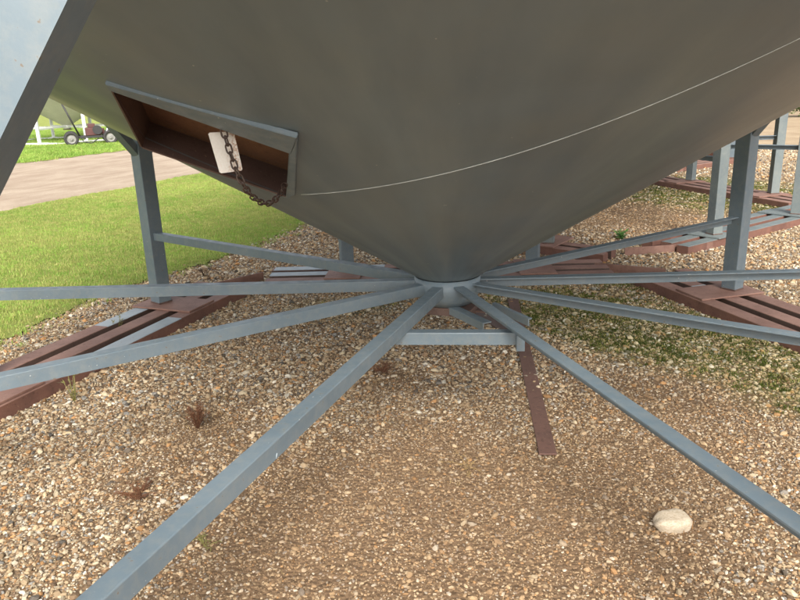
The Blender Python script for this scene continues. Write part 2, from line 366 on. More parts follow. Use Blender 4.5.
def stone_mesh(seed, sub=1):
    r = random.Random(seed); bm = bmesh.new(); bmesh.ops.create_icosphere(bm, subdivisions=sub, radius=1)
    ax = [Vector((r.uniform(-1, 1), r.uniform(-1, 1), r.uniform(-1, 1))).normalized() for _ in range(7)]; dd = [r.uniform(.55, .9) for _ in ax]
    for v in bm.verts:
        for a, d in zip(ax, dd):
            k = v.co.dot(a)
            if k > d: v.co -= a*(k-d)*.85
        v.co.x *= 1.12; v.co.y *= .88
    me = bpy.data.meshes.new('stone_shape'); bm.to_mesh(me); bm.free()
    for p in me.polygons: p.use_smooth = sub > 1
    return me
PAL = np.array([srgb(*c)[:3] for c in ((207, 191, 162), (182, 160, 129), (190, 146, 99), (145, 121, 95), (152, 149, 143), (224, 217, 201), (98, 93, 86), (177, 153, 122), (197, 174, 140), (158, 125, 90), (199, 187, 166), (118, 98, 79))])
PW = np.array([.14, .14, .05, .10, .08, .06, .04, .13, .10, .05, .08, .03]); PW = PW/PW.sum()
def wedge(n_try, d0, d1, half):
    th = rng.uniform(-half, half, n_try)+math.atan2(CF[0], CF[1]); r = np.sqrt(rng.uniform(d0*d0, d1*d1, n_try))
    return CAM_POS[0]+r*np.sin(th), CAM_POS[1]+r*np.cos(th)
P = []
for d0, d1, dens, med in ((.75, 3.3, 13000, .0088), (3.3, 5.6, 8200, .0108), (5.6, 8.5, 3600, .0150), (8.5, 11.5, 1100, .022), (11.5, 17, 330, .034)):
    half = math.radians(42); n = int(half*(d1*d1-d0*d0)*dens); x, y = wedge(n, d0, d1, half)
    mos = f_moss(x, y); di = f_dirt(x, y); fl = f_lawn(x, y)
    keep = rng.random(n) < (1-.3*np.clip(mos*1.3, 0, 1))*(1-.12*di)*sstep(.16, -.1, fl + .1*(rng.random(n)-.5)); keep &= road_s(x, y) < 0
    x, y, di = x[keep], y[keep], di[keep]; n = len(x)
    s = np.clip(med*np.exp(rng.normal(0, .46, n)), .0035, .042)/2*(1-.22*di)
    P.append((x, y, s, di))
x, y, s, di = [np.concatenate(a) for a in zip(*P)]
n = len(x); fl_ = rng.uniform(.5, .85, n)
scl = np.stack([s*rng.uniform(.9, 1.3, n), s*rng.uniform(.75, 1.1, n), s*fl_], 1)
z = hz(x, y) + s*rng.uniform(-.1, .62, n) - di*s*.30
ci = rng.choice(len(PAL), n, p=PW); col = PAL[ci]*rng.uniform(.58, 1.12, (n, 1))
brown = np.array(srgb(152, 121, 86)[:3]); col = col*(1-.5*di[:, None])+brown*(.5*di[:, None])*rng.uniform(.55, 1.25, (n, 1)); mo_ = f_moss(x, y)[:, None]; col = col*(1-.3*mo_)+np.array(srgb(128, 132, 78)[:3])*.3*mo_
tone = (fbm(x*1.1+40, y*1.1, 3)[:, None]-.5)*.5; col = col*(1+tone)*np.array([1.0, .97, .93])
col = np.clip(np.concatenate([col, np.ones((n, 1))], 1), 0, 1)
rot = np.stack([rng.uniform(-.45, .45, n), rng.uniform(-.45, .45, n), rng.uniform(0, 6.28, n)], 1)
stuff(scatter('gravel', np.stack([x, y, z], 1), rot, scl, rng.integers(0, 6, n), col, [stone_mesh(i+1) for i in range(6)], M['stone']), 'tan, orange and cream pea gravel lying on brown soil under the hopper', 'gravel')
print('stones', n)

def tuft_mesh(seed, nb, h, spread, w):
    r = random.Random(seed); me = bpy.data.meshes.new('tuft_shape'); V = []; F = []
    for _ in range(nb):
        a = r.uniform(0, 6.28); bx, by = r.gauss(0, spread), r.gauss(0, spread); hh = h*r.uniform(.55, 1.2); ln = r.uniform(.1, .75)*hh
        dx, dy = math.cos(a)*ln, math.sin(a)*ln; px, py = -math.sin(a)*w/2, math.cos(a)*w/2; k = len(V)
        V += [(bx-px, by-py, -.005), (bx+px, by+py, -.005), (bx+dx*.4+px*.8, by+dy*.4+py*.8, hh*.6), (bx+dx*.4-px*.8, by+dy*.4-py*.8, hh*.6), (bx+dx, by+dy, hh)]
        F += [(k, k+1, k+2, k+3), (k+3, k+2, k+4)]
    me.from_pydata(V, [], F); me.update(); return me
def grass_cols(x, y, n, dry=.5, base=(164, 188, 92), alt=(126, 160, 66)):
    b, a, d = [np.array(srgb(*c)[:3]) for c in (base, alt, (186, 176, 112))]
    t = np.clip(fbm(x*.9, y*.9+7, 4)*1.6-.3+rng.normal(0, .18, n), 0, 1)[:, None]; c = b*t+a*(1-t)
    dm = (rng.random(n) < dry*(.3+1.5*fbm(x*1.7+11, y*1.7, 3))).astype(float)[:, None]*.7; c = c*(1-dm)+d*dm
    c = c*rng.uniform(.75, 1.2, (n, 1)); return np.clip(np.concatenate([c, np.ones((n, 1))], 1), 0, 1)
def grass_layer(name, P, protos, smin, smax, label, mat='blade', **kw):
    x, y = P; n = len(x); s = rng.uniform(smin, smax, n)
    rot = np.stack([rng.normal(0, .1, n), rng.normal(0, .1, n), rng.uniform(0, 6.28, n)], 1)
    return stuff(scatter(name, np.stack([x, y, hz(x, y)+.008], 1), rot, np.stack([s, s, s*rng.uniform(.7, 1.2, n)], 1), rng.integers(0, len(protos), n), grass_cols(x, y, n, **kw), protos, M[mat]), label, 'grass')
def pick(n, xf, cond): x, y = xf(n); k = cond(x, y); return x[k], y[k]
L1 = pick(230000, lambda n: (rng.uniform(-12, .2, n), rng.uniform(-1.5, 16, n)), lambda x, y: (f_lawn(x, y) + .12*rng.normal(size=len(x)) > .03) & (road_s(x, y) < .1) & (np.hypot(x, y+3.25) < 16) & (rng.random(len(x)) < np.clip(9/(1+np.hypot(x, y+3.25)), .4, 1)))
grass_layer('lawn_grass', L1, [tuft_mesh(i, 11, .022, .024, .0034) for i in range(5)], .7, 1.35, 'bright green mown lawn grass beside the gravel, left of the silo')
L2 = pick(200000, lambda n: (rng.uniform(-32, -3, n), rng.uniform(6, 40, n)), lambda x, y: (road_s(x, y) > 7.0+.1*rng.normal(size=len(x))))
grass_layer('field_grass', L2, [tuft_mesh(20+i, 8, .05, .05, .012) for i in range(4)], .8, 1.4, 'grass beyond the dirt road around the white silo', dry=.1)
mx = pick(260000, lambda n: wedge(n, .8, 12, math.radians(40)), lambda x, y: (rng.random(len(x)) < .75*sstep(.12, .8, f_moss(x, y))*sstep(.50, .60, fbm(x*9+3, y*9, 4)+.12*(f_moss(x,y)-.4))) & (f_lawn(x, y) < .05))
grass_layer('moss_and_clover', mx, [tuft_mesh(40+i, 7, .005, .011, .004) for i in range(4)], .7, 1.5, 'low green moss and clover creeping over the gravel', dry=.3, base=(104, 114, 48), alt=(76, 88, 36))

# ------------------------------------------------------------------ silo
R = 2.43256843; PHI = 2.54055275; S = .612395; ZA = .57; TS = .6; RTOP = 2.35
def ang(k): return PHI+2*math.pi*k/10
LEGR = {3: 2.6}   # one leg stands a little proud of the ring
def legp(k):
    r = LEGR.get(k % 10, R); return Vector((r*math.cos(ang(k)), r*math.sin(ang(k)), 0))
def angle_iron(bm, p0, p1, side, w=.05, h=.05, t=.006, mi=0):
    """L section: top flange centred on the line, web on the +side edge"""
    x = (p1-p0).normalized(); y = side.normalized(); z = x.cross(y).normalized()
    if z.z < 0: z = -z
    y = (side - x*side.dot(x)).normalized()
    add_profile(bm, frame_m(p0, x, y, z), [(-w/2, h/2-t), (-w/2, h/2-.001), (-w/2+.001, h/2), (w/2-.003, h/2), (w/2-.0009, h/2-.0009), (w/2, h/2-.003), (w/2, -h/2), (w/2-t, -h/2), (w/2-t, h/2-t)], 0, (p1-p0).length, mi); fix(bm)
def build_silo(steel, cone_m, rail_m, patch_m, plate_m, first):
    root = empty('silo')
    # hopper cone (thin plate, 4 mm) with the inspection opening cut through
    bm = bmesh.new(); r0 = .150; z0 = ZA+TS*r0; n_ = 720 if first else 96
    add_lathe(bm, [(r0, z0), (RTOP*.5, ZA+TS*RTOP*.5), (RTOP, ZA+TS*RTOP), (RTOP, ZA+TS*RTOP+.006), (RTOP*.5, ZA+TS*RTOP*.5+.006), (r0, z0+.006)], n_, closed=True); fix(bm)
    cone = obj('hopper_cone', bm, cone_m, root)
    # walls and roof
    bm = bmesh.new(); zt = ZA+TS*RTOP
    prof = [(RTOP, zt+.008), (RTOP, zt+.05)]; zc = zt+.05
    for i in range(26): prof += [(RTOP+.012, zc+.03), (RTOP, zc+.06)]; zc += .12; prof += [(RTOP, zc)]
    prof += [(RTOP-.03, zc), (RTOP-.03, zt+.008)]
    add_lathe(bm, prof, 96, closed=True); fix(bm); obj('silo_wall', bm, steel, root)
    bm = bmesh.new(); add_lathe(bm, [(RTOP+.05, zc+.003), (.25, zc+.95), (.25, zc+1.05), (.001, zc+1.06)], 96); obj('roof', bm, steel, root)
    # outlet collar and slide gate
    bm = bmesh.new(); add_lathe(bm, [(.150, z0-.002), (.158, z0-.002), (.152, S-.04), (.12, S-.085), (.112, S-.085), (.144, S-.04)], 64, closed=True); fix(bm); obj('outlet_collar', bm, steel, root, True)
    bm = bmesh.new(); add_box(bm, Matrix.Translation((0, 0, 0)) @ Matrix.Rotation(math.radians(-20), 4, 'Z'), -.12, .15, -.11, .11, S-.128, S-.09, .003)
    add_box(bm, Matrix.Rotation(math.radians(-20), 4, 'Z'), .15, .24, -.05, .05, S-.115, S-.107); obj('slide_gate', bm, M['rust_dark'], root)
    for k in range(10):
        a = ang(k); e = Vector((math.cos(a), math.sin(a), 0)); t = Vector((-math.sin(a), math.cos(a), 0)); p = legp(k)
        bm = bmesh.new(); add_box(bm, frame_m(p, e, t, Vector((0, 0, 1))), -.05, .05, -.05, .05, .139, 2.6, .004); lg = obj('leg', bm, steel, root)
        bm = bmesh.new(); add_box(bm, frame_m(p, e, t, Vector((0, 0, 1))), -.0535, .0535, -.0535, .0535, .1388, .149, .003); obj('foot_weld', bm, M['rust_dark'] if first else steel, lg)
        bm = bmesh.new(); angle_iron(bm, e*.146+Vector((0, 0, S)), e*(p.length-.0505)+Vector((0, 0, S)), t); obj('tie_bar', bm, steel, root)
    for k in range(10):
        for j in (k+1, k-1):
            if not first or (k == 4 and j == 3): continue
            a, b = legp(k), legp(j); d = (b-a).normalized(); n = Vector((d.y, -d.x, 0)); n = n if n.dot(a) > 0 else -n
            near = (k == 3 and j == 4); m_, z_, w_ = (1.4625, 1.0974, .13) if near else (1.0, 1.10, .05)
            L = .735 if m_ == 1 else .62
            x = Vector((d.x, d.y, m_)).normalized(); y = n; zz = x.cross(y); zz = zz if zz.z > 0 else -zz
            q = a+d*.052+Vector((0, 0, z_+m_*.052)); ln = (L-.052)*math.sqrt(1+m_*m_)
            bm = bmesh.new(); prof = [(-.035, 0), (.04, 0), (.04, w_), (-.035, w_)] if near else [(-.02, 0), (.035, 0), (.035, w_), (-.02, w_)]
            add_profile(bm, frame_m(q, x, y, zz), prof, 0, ln); fix(bm)
            obj('knee_brace', bm, steel, root)
    # base: five skids of three rails, two plates each
    for c in range(5):
        a, b = legp(2*c), legp(2*c+1); m = (a+b)/2; n = m.normalized(); d = (a-b).normalized()
        F = frame_m(m, d, n, Vector((0, 0, 1)))
        fo = empty('skid'); fo.parent = root; fo['mid_'] = m
        for x_ in (-1.0, 0, 1.0):
            if c == 1 and first: break
            bm = bmesh.new(); add_box(bm, F, x_-.03, x_+.03, -.345, .12, .03, .085); obj('cross_member', bm, rail_m, fo)
        for ri, off in enumerate((.0675, -.115, -.2975)):
            if c == 1 and ri == 2 and first: continue
            bm = bmesh.new(); r = random.Random(c*7+ri); L0, L1_ = -1.36+r.uniform(-.02, .02), 1.33+r.uniform(-.02, .02)
            cuts = {(0, 0): [(-.02+.25, .62)], (0, 2): [(-.28, .5)], (4, 0): [(-1.36, -.45)], (4, 1): [(-1.36, -.5)], (3, 1): [(-.95, -.62)]}.get((c, ri), []) if first else []
            segs = []; cur = L0
            for s0, s1 in cuts:
                s0 = max(s0, L0)
                if s0 > cur: segs.append((cur, s0, 0))
                segs.append((s0, s1, 1)); cur = s1
            segs.append((cur, L1_, 0))
            prof = [(off-.05, .004), (off+.05, .004), (off+.05, .125), (off-.05, .125)]
            for s0, s1, mi in segs:
                w = .056; add_profile(bm, F, [(off-w, .03), (off+w, .03), (off+w, .122), (off+w-.003, .125), (off-w+.003, .125), (off-w, .122)], s0, s1, mi)
            bm.normal_update()
            for f in bm.faces:
                if sum(v.co.z for v in f.verts)/len(f.verts) < .12: f.material_index = 0
            fix(bm); bm.normal_update()
            for f in bm.faces:      # faces towards the gaps: darker rust, shade between rails put into the colour
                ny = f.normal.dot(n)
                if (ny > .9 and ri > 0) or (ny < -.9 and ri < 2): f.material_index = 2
                elif abs(ny) > .9 or abs(f.normal.dot(d)) > .9: f.material_index = 3
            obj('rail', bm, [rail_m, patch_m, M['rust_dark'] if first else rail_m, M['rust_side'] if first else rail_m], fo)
        for s_ in (-1, 1):
            bm = bmesh.new(); pm = Matrix.Translation((0, 0, 0))
            add_box(bm, F @ Matrix.Translation((s_*.7517, -.09, 0)) @ Matrix.Rotation(random.uniform(-.03, .03), 4, 'Z'), -.14, .14, -.25, .23, .1265, .1385, .002); obj('base_plate', bm, plate_m, fo)
        # corner strap to the next skid
        bm = bmesh.new(); A = F @ Vector((1.0, .145, .06)); B = F @ Vector((1.74, -.23, .06)); x = (B-A).normalized()
        add_box(bm, frame_m(A, x, Vector((-x.y, x.x, 0)), Vector((0, 0, 1))), 0, (B-A).length, -.006, .006, -.03, .06); obj('corner_strap', bm, rail_m, fo)
    return root, cone
silo, cone = build_silo(M['steel'], M['cone'], M['primer'], M['overspray'], M['primer'], True)
tag(silo, 'nearest grey silo whose hopper cone with a rusty hatch fills the view', 'silo', 'hopper silos')

# hatch: duct through the cone
nH = np.array([.2336, .4589, .8572]); TL = cone_hit(110, 86)
HP = lambda u, v: at_plane(u, v, TL, nH)
axis_v = Vector((-.1063, .8734, .4752)).normalized()
q = [HP(110, 86), HP(289, 150), HP(286, 196), HP(142, 147)]   # TL TR BR BL
def prism(pts, e0, e1):
    bm = bmesh.new(); a = [bm.verts.new(p+axis_v*e0) for p in pts]; b = [bm.verts.new(p+axis_v*e1) for p in pts]; n = len(pts)
    for i in range(n): bm.faces.new((a[i], a[(i+1) % n], b[(i+1) % n], b[i]))
    bm.faces.new(a[::-1]); bm.faces.new(b); fix(bm); return bm
DEP = .155
cut = obj('cutter', prism(q, -.15, DEP+.2), M['rust'])
md = cone.modifiers.new('cut', 'BOOLEAN'); md.operation = 'DIFFERENCE'; md.object = cut; md.solver = 'EXACT'
bpy.context.view_layer.update(); dg = bpy.context.evaluated_depsgraph_get()
nm = bpy.data.meshes.new_from_object(cone.evaluated_get(dg)); cone.modifiers.clear(); cone.data = nm
bpy.data.objects.remove(cut)
nm.materials.clear(); nm.materials.append(M['cone'])
cen = sum(q, Vector())/4
hatch = empty('inspection_hatch'); hatch.parent = silo
def wall(i, mat, nm_='hatch_wall'):
    a, b = q[i], q[(i+1) % 4]; a2, b2 = a+axis_v*DEP, b+axis_v*DEP
    n = (b-a).cross(axis_v).normalized(); n = n if n.dot(cen-a) < 0 else -n
    bm = bmesh.new(); lo = [bm.verts.new(p) for p in (a, b, b2, a2)]; hi = [bm.verts.new(p+n*.005) for p in (a, b, b2, a2)]
    for k in range(4): bm.faces.new((lo[k], lo[(k+1) % 4], hi[(k+1) % 4], hi[k]))
    bm.faces.new(lo); bm.faces.new(hi[::-1]); fix(bm); return obj(nm_, bm, mat, hatch)
wall(0, M['rust_dark']); wall(1, M['rust_dark']); wall(2, M['rust_dark']); wall(3, M['rust_dark'])
bm = prism(q, DEP+.001, DEP+.006); obj('back_plate', bm, M['rust_orange'], hatch)
# lip round the opening: top strip and right strip
out_n = -Vector(nH).normalized()
def strip(uv, nm_='hatch_lip'):
    pts = [HP(*p) for p in uv]; bm = bmesh.new(); a = [bm.verts.new(p+out_n*.012) for p in pts]; b = [bm.verts.new(p-out_n*.004) for p in pts]
    for k in range(4): bm.faces.new((a[k], a[(k+1) % 4], b[(k+1) % 4], b[k]))
    bm.faces.new(a); bm.faces.new(b[::-1]); fix(bm)
    bmesh.ops.bevel(bm, geom=list(bm.edges), offset=.002, segments=2, affect='EDGES'); return obj(nm_, bm, M['steel'], hatch)
strip(((106, 80), (298, 134), (292, 150.5), (110, 86.5))); strip(((298, 135), (296, 192), (287, 196), (290.5, 151)))
# weld seam on the cone
wp = ((299, 194), (325, 193), (350, 191.3), (375, 188), (400, 183.5), (425, 177.5), (450, 171), (475, 164.5), (500, 158), (525, 151.5), (550, 144), (575, 135), (600, 125), (625, 115), (650, 105), (675, 94.5), (700, 84), (725, 73), (750, 62), (775, 50.5), (800, 38))
cf_ = np.polyfit([p[0] for p in wp], [p[1] for p in wp], 4)
pts = [cone_hit(u_, float(np.polyval(cf_, u_))) for u_ in np.linspace(301, 800, 26)]
a0 = math.atan2(pts[-1].y, pts[-1].x); rr = pts[-1].xy.length
for i in range(1, 12):
    aa = a0+math.radians(1.4*i); rr2 = rr+.057*i
    if rr2 < RTOP-.02: pts.append(Vector((rr2*math.cos(aa), rr2*math.sin(aa), ZA+TS*rr2)))
fine = []
for i in range(len(pts)-1):
    for k in range(5):
        f = k/5; p = pts[i].lerp(pts[i+1], f); p = p+Vector((0, 0, ZA+TS*p.xy.length-p.z)); fine.append(p)
bm = bmesh.new(); add_tube(bm, [p-Vector((0, 0, .0005)) for p in fine], [.0013*random.uniform(.8, 1.15) for _ in fine], 6); obj('weld_seam', bm, M['weld'], silo)
# cross pieces under the tie bars next to the outlet
def cross(uv0, uv1, z, nm_, side=Vector((0, -1, 0)), h=.05, mat='steel', w=.045):
    a, b = at_z(*uv0, z), at_z(*uv1, z); bm = bmesh.new(); angle_iron(bm, a, b, side, w, h); return obj(nm_, bm, M[mat], silo)
cross((396, 337), (517, 337), S-.053, 'cross_angle')
a = at_z(520, 338, S-.053); bm = bmesh.new(); add_box(bm, Matrix.Translation(a), -.016, .016, -.03, .03, -.045, .024, .002); obj('end_stub', bm, M['steel'], silo)
cross((434, 301), (487, 326), S-.10, 'gate_runner', h=.035)
cross((494, 306), (530, 322), S-.10, 'gate_runner', h=.035, w=.02)
# paint runs on two tie bars
for k_, (u_, v0_, v1_) in ((3, (277, 453, 466)), (1, (304, 296, 306))):
    e_ = Vector((math.cos(ang(k_)), math.sin(ang(k_)), 0)); t_ = Vector((-e_.y, e_.x, 0)); p_ = e_*1+t_*.0252+Vector((0, 0, S))
    a_, b_ = at_plane(u_, v0_, p_, t_), at_plane(u_, v1_, p_, t_); a_.z = min(a_.z, S+.022); b_.z = max(b_.z, S-.024)
    bm = bmesh.new(); add_tube(bm, [a_, (a_+b_)/2+e_*.0006, b_], [.0014, .0017, .001], 6); obj('paint_run', bm, M['overspray'], silo)
# ------------------------------------------------------------------ the other silos
def kids(o): return [c for c in bpy.data.objects if c.parent == o]
tree = {}
for o in bpy.data.objects: tree.setdefault(o.parent, []).append(o)
def copy_tree(o, parent=None, skip=()):
    c = o.copy(); C.objects.link(c); c.parent = parent
    for ch in tree.get(o, []):
        if ch.name.split('.')[0] in skip: continue
        copy_tree(ch, c, skip)
    return c
sk_ = ('paint_run', 'inspection_hatch', 'weld_seam', 'end_stub', 'cross_angle', 'gate_runner')
s2 = copy_tree(silo, None, sk_); s2.location = (1.6, 5.6, 0); s2.rotation_euler.z = math.radians(1.3)
tag(s2, 'weathered grey silo standing behind the nearest one, seen right of the cone by its legs', 'silo', 'hopper silos')
for ch in [o for o in bpy.data.objects if o.parent == s2]:
    if ch.name.startswith(('leg', 'skid')): continue
    ch.location.z += .2
for ch in [o for o in bpy.data.objects if o.parent == s2]:
    if ch.name.startswith('leg'):
        ch.material_slots[0].link = 'OBJECT'; ch.material_slots[0].material = M['steel_dusty']
    if ch.name.startswith('skid'):
        for g in [o for o in bpy.data.objects if o.parent == ch]:
            if g.name.startswith('rail') and (ch.matrix_world.translation, 1)[1]:
                g['_s2'] = 1
# the skid of this silo that faces the camera is painted grey
skids2 = sorted([o for o in bpy.data.objects if o.parent == s2 and o.name.startswith('skid')], key=lambda o: o.name)
grey_skid = min(skids2, key=lambda o: (s2.matrix_basis @ Vector(o['mid_']) - at_z(750, 228)).length)
if grey_skid:
    for g in [o for o in bpy.data.objects if o.parent == grey_skid]:
        if g.name.startswith('rail'):      # pale paint on the top faces, rusty sides
            g.data = g.data.copy(); g.data.materials[1] = M['steel_dusty']
            for f in g.data.polygons: f.material_index = 1 if f.center.z > .12 else 3
        if g.name.startswith('base_plate'):
            g.material_slots[0].link = 'OBJECT'; g.material_slots[0].material = M['steel_dusty']
for o in bpy.data.objects:
    for k_ in ('_s2', 'mid_'):
        if k_ in o: del o[k_]
s3 = copy_tree(silo, None, sk_); g3 = at_z(733, 158, .13); an = math.radians(-20)
s3.rotation_euler.z = math.radians(1.56)  # legs at multiples of 36 deg
tag(s3, 'farthest grey silo on the right, a leg and pale skid seen beyond the weathered one', 'silo', 'hopper silos')
aa = math.radians(145.56+1.56+36*5); s3.location = (g3.x-R*math.cos(aa), g3.y-R*math.sin(aa), 0)
sw, _ = build_silo(M['white'], M['cream'], M['white'], M['white'], M['white'], False)
tag(sw, 'white silo with cream hopper standing on the grass beyond the dirt road', 'silo', 'hopper silos')
hub = at_z(69, 139, .0); k_ = 31.5/(hub-Vector((0, -3.25, 0))).length; sw.location = (hub.x*k_, -3.25+(hub.y+3.25)*k_, 0); sw.rotation_euler.z = math.radians(24-1.56)

# ------------------------------------------------------------------ tag and chain at the hatch
P0 = HP(223, 130); P1 = HP(288, 180); t0 = (P0-Vector(CAM_POS)).length-.02; t1 = (P1-Vector(CAM_POS)).length-.015
cp = [(223, 129), (225, 136), (227.5, 144), (230, 152), (232.5, 159), (235, 167), (239, 176), (243, 184), (248, 192), (254, 198), (260, 202), (266, 204), (272, 202.5), (277, 198), (281, 192), (284, 186), (287, 180)]
P3 = [at_dist(u, v, t0-.012+(t1-t0+.012)*max(0, i-7)/(len(cp)-8)) for i, (u, v) in enumerate(cp)]
seglen = [0]
for a, b in zip(P3, P3[1:]): seglen.append(seglen[-1]+(b-a).length)
def along(s):
    for i in range(len(P3)-1):
        if s <= seglen[i+1]: return P3[i].lerp(P3[i+1], (s-seglen[i])/(seglen[i+1]-seglen[i]))
    return P3[-1]
chain = empty('chain', P0); tag(chain, 'rusty link chain hanging in a loop from the lip of the hatch', 'chain')
bm = bmesh.new(); lw, lh, wr = .0078, .0142, .0026; lp = []
for k in range(7): t = math.pi*k/6; lp.append((lw*math.cos(t), (lh-lw)+lw*math.sin(t), 0))
for k in range(7): t = math.pi+math.pi*k/6; lp.append((lw*math.cos(t), -(lh-lw)+lw*math.sin(t), 0))
add_tube(bm, lp, wr, 6, closed=True); lm = bpy.data.meshes.new('link'); bm.to_mesh(lm); bm.free(); lm.materials.append(M['chain'])
pitch = 2*lh-2*wr-.001; nl = int(seglen[-1]/pitch)
for i in range(nl):
    p = along((i+.5)*pitch); a, b = along(i*pitch), along((i+1)*pitch); y = (b-a).normalized(); vw = (Vector(CAM_POS)-p).normalized()
    z = (vw - y*vw.dot(y)).normalized(); x = y.cross(z)
    tw = math.radians(8 if i % 2 == 0 else 66)+random.uniform(-.15, .15)
    o = bpy.data.objects.new('link', lm); C.objects.link(o); o.parent = chain
    o.matrix_world = frame_m(p, x, y, z) @ Matrix.Rotation(tw, 4, 'Y'); o.matrix_parent_inverse = Matrix.Identity(4)
    o.matrix_local = Matrix.Translation(-P0) @ frame_m(p, x, y, z) @ Matrix.Rotation(tw, 4, 'Y')
bm = bmesh.new(); tc = [at_dist(u, v, t0+.016+dt) for u, v, dt in ((208.5, 132, .0), (234.5, 130.5, .012), (243.5, 170, .0), (220.5, 173, -.012))]
nn = (tc[1]-tc[0]).cross(tc[2]-tc[0]).normalized(); nn = nn if nn.dot(Vector(CAM_POS)-tc[0]) > 0 else -nn
sh = nn*-.012
a = [bm.verts.new(p+sh) for p in tc]; b = [bm.verts.new(p+sh-nn*.0018) for p in tc]
for k in range(4): bm.faces.new((a[k], a[(k+1) % 4], b[(k+1) % 4], b[k]))
bm.faces.new(a); bm.faces.new(b[::-1]); fix(bm); bmesh.ops.bevel(bm, geom=[e for e in bm.edges if abs((e.verts[0].co-e.verts[1].co).length-.0018) < 2e-4], offset=.003, segments=3, affect='EDGES')
tg = obj('tag_plate', bm, M['tag']); tag(tg, 'blank white rust stained tag hanging behind the chain on the hatch', 'tag')

# ------------------------------------------------------------------ loose things on the ground
A = at_z(548, 455, GZ+.006); B = at_z(513, 300, GZ+.006); x = (B-A).normalized()
bm = bmesh.new(); add_box(bm, frame_m(A, x, Vector((-x.y, x.x, 0)), Vector((0, 0, 1))), 0, (B-A).length, -.036, .036, -.001, .007, .0015)
tag(obj('flat_bar', bm, M['rust']), 'long rusty flat steel bar lying on the gravel under the outlet', 'steel bar')
A = at_z(478, 311, GZ+.006); B = at_z(508, 331, GZ+.006); x = (B-A).normalized()
bm = bmesh.new(); add_box(bm, frame_m(A, x, Vector((-x.y, x.x, 0)), Vector((0, 0, 1))), 0, (B-A).length, -.045, .045, -.001, .006, .0015)
tag(obj('rusty_plate', bm, M['rust_dark']), 'short rusty plate on the gravel just left of the long flat bar', 'steel plate')
# stone
def big_stone(u, v, s, rz, mat, label):
    r = random.Random(3); bm = bmesh.new(); bmesh.ops.create_icosphere(bm, subdivisions=4, radius=1)
    for w in bm.verts:
        c = w.co.copy(); m4 = (abs(c.x)**4+abs(c.y)**4+abs(c.z)**4)**.25; k = (.35+.65/m4)*.93*(1+.05*math.sin(c.x*3+1)+.045*math.sin(c.y*4+c.x*2.5)+.05*math.cos(c.z*3.3+c.y*2)+.02*math.sin(c.x*9+c.y*7)+.03*math.sin(c.x*6-c.z*5+2))
        w.co = Vector((c.x*s[0]*k*(1+.12*c.y*0), c.y*s[1]*k*(1+.18*c.x), c.z*s[2]*k))
        if w.co.z > s[2]*.78: w.co.z = s[2]*.78+(w.co.z-s[2]*.78)*.4
    o = obj('cobble_stone', bm, mat, smooth=True); p = at_z(u, v); o.location = (p.x, p.y, GZ+s[2]*.55); o.rotation_euler = (.05, -.05, rz); return tag(o, label, 'stone')
ms = NT('white_stone'); c_ = ms.mix(ms.ramp(ms.noise(14, 5, .7, 'Generated'), [(.35, G1(0)), (.68, G1(1))]), srgb(200, 186, 164), srgb(168, 150, 124))
c_ = ms.mix(ms.ramp(ms.noise(24, 3, .6, 'Generated'), [(.62, G1(0)), (.7, G1(.7))]), c_, srgb(136, 112, 86)); ms.l(c_, ms.b.inputs['Base Color']); ms.b.inputs['Roughness'].default_value = .8; ms.bump(ms.noise(60, 4, .7), .4, .003)
big_stone(671, 527, (.066, .046, .036), .12, ms.m, 'large cream speckled stone lying on the gravel at lower right')

n = 5200; x, y = wedge(n, .8, 7.5, math.radians(40)); wd = blobs(x, y, [(px_list(p), r_, a_) for p, r_, a_ in (((200, 425), .3, 1), ((135, 490), .25, 1), ((375, 375), .25, 1), ((365, 410), .25, .7), ((655, 215), .9, 1), ((590, 215), .9, .6), ((205, 272), .3, .8), ((470, 470), .2, .6), ((640, 300), .4, .5), ((760, 380), .3, .6))])
k = (rng.random(n) < .10+.9*wd) & (f_lawn(x, y) < 0); x, y = x[k], y[k]; n = len(x); sl = rng.uniform(.5, 1.5, n)
lc = np.array([srgb(*c)[:3] for c in ((122, 84, 54), (150, 112, 72), (96, 66, 46), (176, 150, 104))])[rng.integers(0, 4, n)]*rng.uniform(.6, 1.1, (n, 1))
stuff(scatter('leaf_litter', np.stack([x, y, hz(x, y)+.006], 1), np.stack([rng.normal(0, .2, n), rng.normal(0, .2, n), rng.uniform(0, 6.28, n)], 1), np.stack([sl, sl, sl], 1), rng.integers(0, 4, n), np.concatenate([lc, np.ones((n, 1))], 1), [tuft_mesh(60+i, 5, .012, .016, .0022) for i in range(4)], M['stone']), 'brown dead bits of weed and leaf scattered on the gravel', 'leaf litter')
def leafy(name, u, v, n, h, mat, spread, label, cat, w=.006, z=GZ, stems=4, up=.7):
    bm = bmesh.new(); r = random.Random(int(u*7+v)); p = at_z(u, v, z)
    for s in range(stems):
        a = r.uniform(0, 6.28); ln = h*r.uniform(.6, 1.1); tip = Vector((math.cos(a)*spread*r.uniform(.3, 1), math.sin(a)*spread*r.uniform(.3, 1), ln))
        mid = tip*.5+Vector((r.uniform(-.1, .1)*spread, r.uniform(-.1, .1)*spread, h*.08)); add_tube(bm, [Vector((0, 0, -.01)), mid, tip], [w*.28, w*.2, w*.08], 5)
        for k in range(n):
            f = r.uniform(.12, 1); b = (mid*2*f if f < .5 else mid.lerp(tip, f*2-1)); la = r.uniform(0, 6.28); ll = w*r.uniform(1.5, 4)
            d = Vector((math.cos(la), math.sin(la), r.uniform(-.2, up))).normalized(); q2 = d.cross(Vector((0, 0, 1))).normalized()*w*.4
            vs = [bm.verts.new(b+x_) for x_ in (Vector(), d*ll*.5+q2, d*ll, d*ll*.5-q2)]; bm.faces.new(vs)
    o = obj(name, bm, mat); o.location = p; return tag(o, label, cat)
